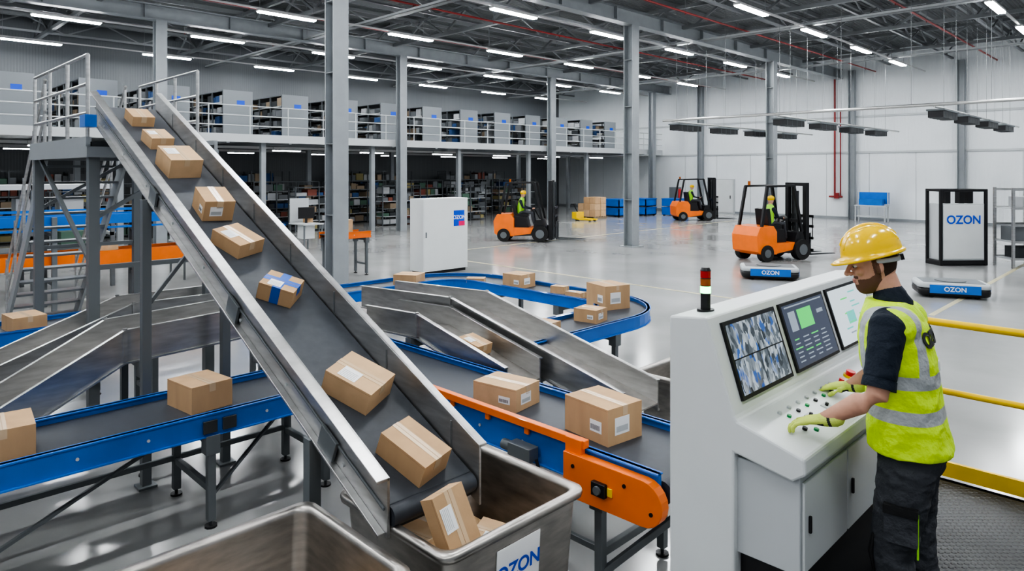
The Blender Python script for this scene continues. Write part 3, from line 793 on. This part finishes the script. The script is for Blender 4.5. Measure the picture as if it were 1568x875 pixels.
for i in range(3):
    for j in range(2):
        for k in range(3):
            if k < 2 or i != 0: b.b2(x-.58+i*.4, x-.2+i*.4, y-.48+j*.5, y-.02+j*.5, .13+k*.35, .47+k*.35, R.choice([M_card, M_card2]))
b.build('loaded_pallet')
b = MB(); x, y = -22.9, 27.8
b.b2(x-.15, x+.15, y-.3, y+.3, .1, .45, M_yellow); b.b2(x, x+1.1, y-.27, y-.13, .06, .14, M_yellow); b.b2(x, x+1.1, y+.13, y+.27, .06, .14, M_yellow)
b.bar((x, y, .4), (x-.3, y, .85), .04, .04, M_dark); b.b2(x-.34, x-.28, y-.15, y+.15, .82, .87, M_dark)
for s in (-.2, .2): b.cyl((x+.95, y+s-.05, .05), (x+.95, y+s+.05, .05), .05, M_tyre, 10)
b.cyl((x-.05, y-.1, .1), (x-.05, y+.1, .1), .1, M_tyre, 14)
b.build('pallet_truck')
b = MB(); yp = YW-.17; b.path([(-13.9, yp, 1.2), (-13.9, yp, 7.8)], .05, M_red); b.path([(-13.6, yp, 1.2), (-13.6, yp, 6.0)], .035, M_red); b.path([(-14.2, yp, 1.2), (-13.5, yp, 1.2)], .05, M_red)
b.box((-13.8, yp, 1.25), (.22, .16, .3), M_red)
b.build('fire_riser_pipe')
b = MB(); b.b2(-21.2, -19.8, YW-.08, YW-.02, 0, 2.1, M_lgrey); b.b2(-21.1, -19.9, YW-.10, YW-.07, .05, 2.05, M_white); b.box((-20.05, YW-.12, 1), (.04, .04, .2), M_dark); b.build('door_1')
b = MB(); b.b2(-22.9, -22.3, 36.6, 37.0, 0, 1.6, M_mach); b.b2(-22.29, -22.27, 36.65, 36.95, .8, 1.5, M_red2); b.build('fire_cabinet', bevel=.02)

# ------------------------------------------------------------------ suspended heaters
b = MB()
b.cyl((-14.6, 22.9, 4.55), (1.5, 22.9, 4.55), .05, M_galv, 10)
for x0 in (-14.2, -10.1, -5.4): b.cyl((x0, 22.9, 4.5), (x0, 36.5, 4.5), .035, M_galv, 8)
for x in range(-14, 2, 2): b.cyl((x, 22.9, 4.55), (x, 22.9, ZC), .007, M_struct, 5)
for x0 in (-14.2, -10.1, -5.4):
    y = 24
    while y < 36: b.cyl((x0, y, 4.4), (x0, y, ZC), .006, M_struct, 5); y += 1.5
    for k in range(4):
        q = 23.9+k*3.1
        b.b2(x0-.2, x0+.2, q-.85, q+.85, 4.18, 4.40, M_dark); b.b2(x0-.24, x0+.24, q-.88, q+.88, 4.38, 4.43, M_mach)
        for j in range(4): b.b2(x0-.205, x0+.205, q-.62+j*.4, q-.60+j*.4, 4.17, 4.39, M_mach)
b.build('suspended_heater_array')

# ------------------------------------------------------------------ operator platform + guard rail
b = MB(); b.b2(-1.15, 3.0, 2.2, 5.38, .44, .5, M_plate); b.b2(-1.75, -1.15, 4.82, 5.38, .44, .5, M_plate); b.b2(-1.75, 3.0, 5.34, 5.38, .3, .5, M_dsteel)
for x in (-.95, 1, 2.9):
    for y in (2.3, 3.8, 5.25): b.b2(x-.05, x+.05, y-.05, y+.05, 0, .44, M_dsteel)
b.build('operator_platform')
b = MB()
for z, r in ((1.55, .026), (1.08, .022)): b.cyl((-1.75, 5.44, z), (3.0, 5.44, z), r, M_yellow, 12)
b.b2(-1.75, 3.0, 5.42, 5.45, .50, .60, M_yellow)
for x in (-1.75, -.3, 1.4, 3.0): b.cyl((x, 5.44, 0), (x, 5.44, 1.55), .026, M_yellow, 12)
b.build('guard_rail')

# ------------------------------------------------------------------ control console
root = empty('control_console', (-1.4, 3.78, 0))
def cbuild(b, name, bevel=0):
    ob = b.build(name, bevel=bevel); ob.parent = root; ob.matrix_parent_inverse = Matrix.Translation((1.4, -3.78, 0)); return ob
b = MB(); Y0, Y1 = 2.75, 4.80
b.prism([(-1.72, .0), (-1.72, 1.93), (-1.53, 1.95), (-1.40, 1.545), (-1.385, 1.525), (-1.10, 1.445), (-1.095, 1.38), (-1.15, 1.34), (-1.40, 1.385), (-1.40, 0)], Y0, Y1, M_white)
cbuild(b, 'upper_body', .010)
b = MB()
b.b2(-1.402, -1.13, Y0+.03, Y1-.03, .95, 1.36, M_lgrey); b.b2(-1.402, -1.18, Y0+.06, Y1-.06, 0, .95, M_dark)
n = 4; wdt = (Y1-Y0-.08)/n
for i in range(n): b.b2(-1.13, -1.118, Y0+.04+i*wdt+.006, Y0+.04+(i+1)*wdt-.006, .96, 1.33, M_white); b.box((-1.112, Y0+.04+i*wdt+.05, 1.15), (.012, .015, .07), M_dark)
cbuild(b, 'lower_cabinet', .004)
b = MB()
d = Vector((.13, 0, -.405)).normalized(); nn = Vector((.405, 0, .13)).normalized()
base = Vector((-1.465, 0, 1.7475))
rotS = Matrix((nn, Vector((0, 1, 0)), -d)).transposed()
scr = [(2.84, 3.37), (3.43, 3.99), (4.05, 4.66)]
for i, (a, c) in enumerate(scr):
    cy = (a+c)/2; wd = c-a; h = .345
    b.T = Matrix.Translation(base+Vector((0, cy, 0))) @ rotS.to_4x4()
    b.box((.006, 0, 0), (.016, wd, h), M_dark)
    iw, ih = wd-.03, h-.03; k0 = iw/.6
    if i == 0:
        for p in range(2):
            for q in range(2): b.box((.0145, (p-.5)*iw/2, (q-.5)*ih/2), (.002, iw/2-.006, ih/2-.006), M_cctv[p*2+q])
    elif i == 1:
        b.box((.0145, 0, 0), (.002, iw, ih), M_scr_dark)
        b.box((.016, -.02*k0, .07), (.002, .2*k0, .10), M_scr_green); b.box((.016, -.2*k0, .07), (.002, .08, .10), M_scr_txt)
        for k in range(6):
            for q in range(4): b.box((.016, (-.22+q*.13)*k0, -.02-k*.022), (.002, R.uniform(.05, .09), .006), M_scr_txt if R.random() < .8 else M_scr_green)
        b.box((.016, .2*k0, .08), (.002, .08, .02), M_scr_txt); b.box((.016, 0, .145), (.002, iw*.9, .007), M_scr_txt)
    else:
        b.box((.0145, 0, 0), (.002, iw, ih), M_scr_light)
        for k in range(9): b.box((.016, -.15+R.uniform(0, .3), .12-k*.028), (.002, R.uniform(.05, .14), .008), R.choice([M_scr_teal, M_scr_txt, M_scr_green]))
        b.box((.016, -.05, -.02), (.002, .12, .07), M_scr_teal)
b.T = None
cbuild(b, 'monitors')
b = MB()
dd = Vector((.285, 0, -.08)).normalized(); dn = Vector((.08, 0, .285)).normalized()
rotD = Matrix((dd, Vector((0, 1, 0)), dn)).transposed()
def desk(x, y, m, r, hh, kind='cyl'):
    z = 1.525+(x+1.385)*(-.08/.285)
    b.T = Matrix.Translation((x, y, z)) @ rotD.to_4x4()
    if kind == 'cyl': b.cyl((0, 0, -.002), (0, 0, hh), r, m, 14)
    else: b.box((0, 0, hh/2), (r*2, r*3, hh), m)
    b.T = None
cols = [M_lgrey, M_dark, M_green2, M_lgrey, M_mach, M_dark]
for j in range(7):
    for i, x in enumerate((-1.32, -1.285)):
        desk(x, 3.02+j*.10+.02*i, cols[(j*3+i*2) % 6], .010, .010)
for y in (3.15, 3.34, 3.75, 4.2): desk(-1.235, y, M_lgrey, .018, .006, 'box'); desk(-1.235, y, M_dark, .008, .02)
desk(-1.30, 3.84, M_yellow, .032, .012); desk(-1.30, 3.84, M_red2, .024, .035)
desk(-1.30, 3.72, M_red2, .013, .02); desk(-1.17, 3.05, M_green2, .011, .010); desk(-1.20, 3.0, M_dark, .011, .012)
cbuild(b, 'control_buttons')
b = MB(); x, y = -1.63, 2.92
b.cyl((x, y, 1.935), (x, y, 1.95), .040, M_dark, 18); b.cyl((x, y, 1.95), (x, y, 2.025), .023, M_dark, 16)
for k, m in enumerate((M_greenL, M_ambL, M_redL)): b.cyl((x, y, 2.025+k*.036), (x, y, 2.058+k*.036), .024, m, 18); b.cyl((x, y, 2.058+k*.036), (x, y, 2.061+k*.036), .0255, M_dark, 18)
b.cyl((x, y, 2.133), (x, y, 2.145), .025, M_dark, 18, .018)
cbuild(b, 'signal_tower')

# ------------------------------------------------------------------ worker
def union(name, parts, voxel, sm_it, parent, fixfn=None, mats=None):
    vs = []; fs = []; trees = []; ml = []
    for p, m in parts:
        o = len(vs); vs += p.v; fs += [tuple(i+o for i in f) for f in p.f]
        trees.append(BVHTree.FromPolygons(p.v, p.f)); ml.append(m)
    mats = list(mats or [])
    for m in ml:
        if m not in mats: mats.append(m)
    me = bpy.data.meshes.new(name); me.from_pydata(vs, [], fs)
    bm = bmesh.new(); bm.from_mesh(me); bmesh.ops.recalc_face_normals(bm, faces=bm.faces); bm.to_mesh(me); bm.free()
    ob = bpy.data.objects.new(name, me); COL.objects.link(ob)
    r = ob.modifiers.new('r', 'REMESH'); r.mode = 'VOXEL'; r.voxel_size = voxel
    s = ob.modifiers.new('s', 'SMOOTH'); s.iterations = sm_it; s.factor = .5
    bpy.context.view_layer.update()
    me2 = bpy.data.meshes.new_from_object(ob.evaluated_get(bpy.context.evaluated_depsgraph_get()))
    ob.modifiers.clear(); ob.data = me2; me2.materials.clear()
    for m in mats: me2.materials.append(m)
    for p in me2.polygons:
        c = p.center; best = 1e9; bi = 0
        for i, t in enumerate(trees):
            q = t.find_nearest(c)
            if q[0] is not None and q[3] < best: best = q[3]; bi = i
        m = ml[bi]
        if fixfn: m = fixfn(c, m)
        p.material_index = mats.index(m); p.use_smooth = True
    ob.parent = parent
    return ob

def wrinkle(ob, amp, scale, zmask=None):
    me = ob.data
    ns = [v.normal.copy() for v in me.vertices]
    for v, n in zip(me.vertices, ns):
        c = v.co
        k = zmask(c) if zmask else 1
        if k <= 0: continue
        q = Vector((c.x*scale[0], c.y*scale[1], c.z*scale[2]))
        d = noise.noise(q)+.5*noise.noise(q*2.1+Vector((3, 1, 7)))
        d = -abs(d)*1.6+.35
        v.co = c+n*d*amp*k

W = empty('warehouse_worker', (-.865, 3.265, .5), math.radians(189))
def lean(z): return max(0, z-.95)*.10
def ering(z, cx, rx, ry, n=32, p=2.3):
    out = []
    for j in range(n):
        t = 2*math.pi*j/n; c, s_ = math.cos(t), math.sin(t)
        out.append(Vector((cx+lean(z)+rx*math.copysign(abs(c)**(2/p), c), ry*math.copysign(abs(s_)**(2/p), s_), z)))
    return out
torso = MB(); torso.loft([ering(*q) for q in [(1.00, 0, .11, .16), (1.06, 0, .11, .158), (1.16, 0, .115, .165), (1.28, .005, .125, .18), (1.38, .01, .125, .195), (1.45, .01, .112, .195), (1.49, .015, .085, .15), (1.52, .02, .06, .08)]], M_navy)
pel = MB(); pel.loft([ering(*q) for q in [(.80, -.01, .07, .10), (.84, -.01, .11, .155), (.90, -.015, .135, .18), (.97, -.01, .127, .178), (1.04, 0, .115, .165)]], M_trou)
legsM = MB()
for s in (-1, 1):
    fx = .03 if s > 0 else -.03
    legsM.tube([(-.005, s*.092, .88), (.01+fx*.3, s*.10, .70), (.02+fx, s*.11, .50), (.0+fx, s*.115, .30), (-.01+fx, s*.12, .10)], [(.11, .098), (.10, .09), (.082, .078), (.080, .076), (.074, .072)], M_trou, 20, flat=(1, 0, 0))
boots = MB()
for s in (-1, 1):
    fx = .03 if s > 0 else -.03
    boots.tube([(-.02+fx, s*.12, .12), (-.02+fx, s*.12, .05)], [.055, .05], M_black, 16)
    boots.tube([(-.05+fx, s*.12, .042), (.06+fx, s*.125, .045), (.17+fx, s*.135, .036)], [(.04, .045), (.045, .05), (.033, .045)], M_black, 16, flat=(0, 0, 1))
shL, shR = Vector((.055, .195, 1.455)), Vector((.055, -.195, 1.455))
elL, elR = Vector((.08, .285, 1.20)), Vector((.085, -.285, 1.21))
wrL, wrR = Vector((.28, .285, 1.06)), Vector((.285, -.32, 1.045))
sleeves = MB(); fore = MB(); cuffs = MB()
for sh, el, wr in ((shL, elL, wrL), (shR, elR, wrR)):
    inn = Vector((.055, sh.y*.7, 1.46))
    sleeves.tube([inn, sh, sh.lerp(el, .35), sh.lerp(el, .62), sh.lerp(el, .74)], [.075, .073, .066, .062, .062], M_navy, 18)
    fore.tube([sh.lerp(el, .6), el, el.lerp(wr, .3), el.lerp(wr, .65), wr], [.044, .045, .045, .036, .028], M_skin, 16)
    a, c = sh.lerp(el, .76), sh.lerp(el, .90)
    cuffs.cyl(a, c, .0625, M_navy, 28, .0645)
HC = Vector((.135, .01, 1.70)); HR = RZ(math.radians(20)) @ RY(math.radians(15))
HT = Matrix.Translation(HC) @ HR.to_4x4()
neck = MB(); neck.tube([(.045, 0, 1.48), (.075, 0, 1.57), (.11, 0, 1.66)], [.066, .058, .058], M_skin, 18)
cuffs.tube([(.055, 0, 1.515), (.068, 0, 1.548), (.073, 0, 1.562)], [(.078, .084), (.068, .073), (.067, .070)], M_navy, 28)
cuffs.build('cuffs_and_collar', parent=W)
head = MB(); head.T = HT
hr = [(-.128, .03, .07, .02), (-.118, .0, .085, .036), (-.10, -.035, .094, .049), (-.078, -.06, .095, .058), (-.052, -.078, .092, .064), (-.025, -.09, .089, .068), (.0, -.097, .086, .073), (.022, -.102, .093, .076), (.045, -.104, .094, .078), (.07, -.098, .084, .073), (.095, -.08, .062, .058), (.112, -.055, .035, .038), (.12, -.02, .005, .012)]
rings = []
for z, x0, x1, wv in hr:
    cx = (x0+x1)/2*.6; ring = []
    for j in range(32):
        t = 2*math.pi*j/32; c, s_ = math.cos(t), math.sin(t)
        ex = (x1-cx) if c > 0 else (cx-x0)
        ring.append((cx+ex*math.copysign(abs(c)**.92, c), wv*math.copysign(abs(s_)**.92, s_), z))
    rings.append([Vector(q) for q in ring])
head.loft(rings, M_skin)
head.tube([(.088, 0, .015), (.106, 0, -.012), (.115, 0, -.026)], [.008, .010, .0125], M_skin, 12)
for s in (-1, 1):
    head.ell((.100, s*.011, -.03), (.012, .009, .008), M_skin, 10, 6)
    head.ell((-.004, s*.079, -.008), (.019, .008, .031), M_skin, 12, 8, rot=RY(.2)); head.ell((-.0, s*.074, -.03), (.011, .009, .014), M_skin, 10, 6)
    head.ell((.082, s*.032, .024), (.016, .022, .009), M_skin, 10, 6)
    head.ell((.070, s*.045, -.02), (.02, .018, .018), M_skin, 10, 6)
lips = MB(); lips.T = HT
lips.ell((.092, 0, -.057), (.010, .022, .005), M_lips, 12, 6); lips.ell((.091, 0, -.067), (.010, .019, .006), M_lips, 12, 6)
HI = HT.inverted()
def fix(c, m):
    if m is M_skin:
        q = HI @ Vector(c)
        if q.z > -.128 and q.x > -.005:
            line = -.056+max(0, .045-q.x)*.45
            if q.z < -.078 or (q.z < line and abs(q.y) > .030): return M_beard
            if q.x > .078 and -.053 < q.z < -.041 and abs(q.y) < .034: return M_beard
            if abs(q.y) > .05 and q.x < .018 and q.z < .03: return M_beard
        if q.x < -.02 and q.z > -.06-(q.x+.02)*.3 and not (abs(q.y) > .079): return M_hair
    return m
def hand(wr, fwd, thumb):
    fwd = fwd.normalized(); th = (thumb-fwd*thumb.dot(fwd)).normalized(); n = th.cross(fwd).normalized()
    if n.z < 0: n = -n
    g = MB()
    def P(a, b_, c): return wr+fwd*a+th*b_+n*c
    g.tube([P(-.05, 0, 0), P(-.015, 0, 0), P(.01, 0, 0)], [(.037, .033), (.034, .030), (.034, .026)], M_glove, 16, flat=th)
    g.tube([P(.0, 0, 0), P(.03, .0, .002), P(.065, 0, .004), P(.088, 0, 0)], [(.030, .020), (.041, .019), (.043, .016), (.041, .013)], M_glove, 16, flat=th)
    for k, (off, ln, cu) in enumerate([(.034, .074, .35), (.0115, .083, .42), (-.0115, .077, .48), (-.034, .060, .55)]):
        a = .085-abs(off)*.15; c = 0.0; pts = [P(a-.02, off*.9, c)]; ang = .10; x_ = a; z_ = c
        pts.append(P(x_, off, z_))
        for sg, bend in ((.44, 0), (.32, cu), (.24, cu*1.2)):
            ang += bend; x_ += ln*sg*math.cos(ang); z_ -= ln*sg*math.sin(ang)
            pts.append(P(x_, off*(1+.3*(x_-a)/.08), z_))
        g.tube(pts, [.0100, .0100, .0094, .0088, .0078], M_glove, 12)
    g.tube([P(.015, .022, -.004), P(.035, .045, -.010), P(.062, .062, -.018), P(.082, .062, -.026)], [.015, .0135, .0115, .0095], M_glove, 12)
    inv = Matrix((fwd, th, n))
    def fixg(c, m):
        q = inv @ (Vector(c)-wr)
        if (q.z < -.010 and 0 < q.x < .085 and q.y < .05) or (-.03 < q.x < -.018): return M_gblack
        return m
    return g, fixg
gl, fgl = hand(wrL, Vector((.90, .05, -.25)), Vector((0, -1, 0))); gr, fgr = hand(wrR, Vector((.90, -.10, -.2)), Vector((0, 1, 0)))
bo = union('body', [(torso, M_navy), (pel, M_trou), (legsM, M_trou), (boots, M_black), (sleeves, M_navy), (fore, M_skin), (neck, M_skin)], .0065, 3, W)
def bmask(c):
    if c.z < .14 or c.z > 1.42: return 0
    if .2 < c.z < 1.0: return 1.5
    if abs(c.y) > .22 and c.z > 1.28: return .8
    return 0
wrinkle(bo, .006, (9, 9, 14), bmask)
union('head', [(head, M_skin), (lips, M_lips)], .003, 4, W, fix, [M_skin, M_beard, M_hair, M_lips])
union('glove_left', [(gl, M_glove)], .0024, 2, W, fgl, [M_glove, M_gblack]); union('glove_right', [(gr, M_glove)], .0024, 2, W, fgr, [M_glove, M_gblack])
b = MB(); b.T = HT
for s in (-1, 1):
    b.ell((.0775, s*.032, .005), (.0105, .012, .0065), M_eye, 12, 8); b.ell((.086, s*.033, .003), (.004, .006, .005), M_ink, 10, 6)
    b.tube([(.094, s*.015, .029), (.093, s*.033, .034), (.082, s*.052, .029)], [.0035, .004, .0025], M_hair, 8)
b.build('eyes_and_brows', parent=W)
v = MB()
vrings = [(.925, -.005, .160, .208), (.95, -.005, .160, .208), (1.02, 0, .152, .203), (1.1, 0, .145, .195), (1.2, 0, .143, .193), (1.30, .005, .146, .2), (1.38, .008, .143, .203), (1.45, .01, .128, .198), (1.495, .013, .110, .172), (1.525, .016, .095, .125), (1.545, .02, .085, .094)]
v.loft([ering(*q) for q in vrings], M_vest)
for s in (-1, 1): v.tube([(.03, s*.10, 1.45), (.048, s*.165, 1.45)], [(.095, .088), (.086, .082)], M_vest, 18, flat=(1, 0, 0))
vo = union('hi_vis_vest', [(v, M_vest)], .006, 3, W)
wrinkle(vo, .006, (7, 7, 9), lambda c: min(1, max(0, (1.50-c.z)*6)))
VB = BVHTree.FromPolygons([v_.co for v_ in vo.data.vertices], [tuple(p.vertices) for p in vo.data.polygons])
def lay(q):   # lettering follows the back of the vest
    h = VB.ray_cast(Vector((-1, -q.x, 1.40+q.y)), Vector((1, 0, 0)))
    x = h[0].x if h[0] is not None else -.1
    return Vector((x-.004-(.003 if q.z > 0 else 0), -q.x, 1.40+q.y))
b = MB(); b.text('OZON', .082, Matrix.Identity(4), M_ink, ext=.001, bold=.003, wrap=lay)
b.build('vest_lettering', parent=W)
b = MB()
for s in (-1, 1):
    fx = .03 if s > 0 else -.03
    b.tube([(.085+fx, s*.11, .56), (.092+fx, s*.11, .50), (.080+fx, s*.112, .43)], [(.012, .055), (.016, .062), (.012, .052)], M_black, 14, flat=(1, 0, 0))
    b.box((.0+fx*.3, s*.19, .66), (.12, .03, .15), M_trou); b.box((.0+fx*.3, s*.197, .72), (.125, .03, .035), M_black)
    b.box((-.065+fx*.5, s*.172, .62), (.007, .012, .18), M_vest2)
b.build('trouser_pockets', parent=W, bevel=.008)
b = MB(); b.T = HT
def hring(k, z, e=0, front=0):
    out = []
    for j in range(40):
        t = 2*math.pi*j/40; c, s_ = math.cos(t), math.sin(t)
        f = front*max(0, c)**1.5
        out.append(Vector((-.005+(.125*k+e+f)*c, (.100*k+e)*s_, z-(f*.18))))
    return out
b.loft([hring(1, .028, .010, .036), hring(1, .034, .012, .038), hring(1, .041, .005, .025), hring(1.0, .046)]+[hring(math.cos(t)**.8, .046+.118*math.sin(t)) for t in [i*math.pi/2/10 for i in range(1, 10)]]+[hring(.05, .165)], M_helmet)
for yy, w_ in ((0, .010), (.035, .006), (-.035, .006)):
    pts = []
    for i in range(11):
        t = math.radians(-62+124*i/10); kx = math.sin(t)
        q = kx**2+(yy/.1)**2
        zz = .046+.118*max(.02, 1-q)**.5 if q < .99 else .05
        pts.append((-.005+.125*kx*.98, yy, zz+.001))
    b.tube(pts, [w_]*11, M_helmet, 10)
b.tube([(-.005, .083, .012), (-.05, .080, .008), (-.092, .052, .002), (-.112, 0, .0), (-.092, -.052, .002), (-.05, -.080, .008), (-.005, -.083, .012)], [(.010, .004)]*7, M_lgrey, 10, flat=(0, 0, 1))
b.box((-.114, 0, 0), (.014, .04, .026), M_dark)
b.build('hard_hat', parent=W)
print('done')
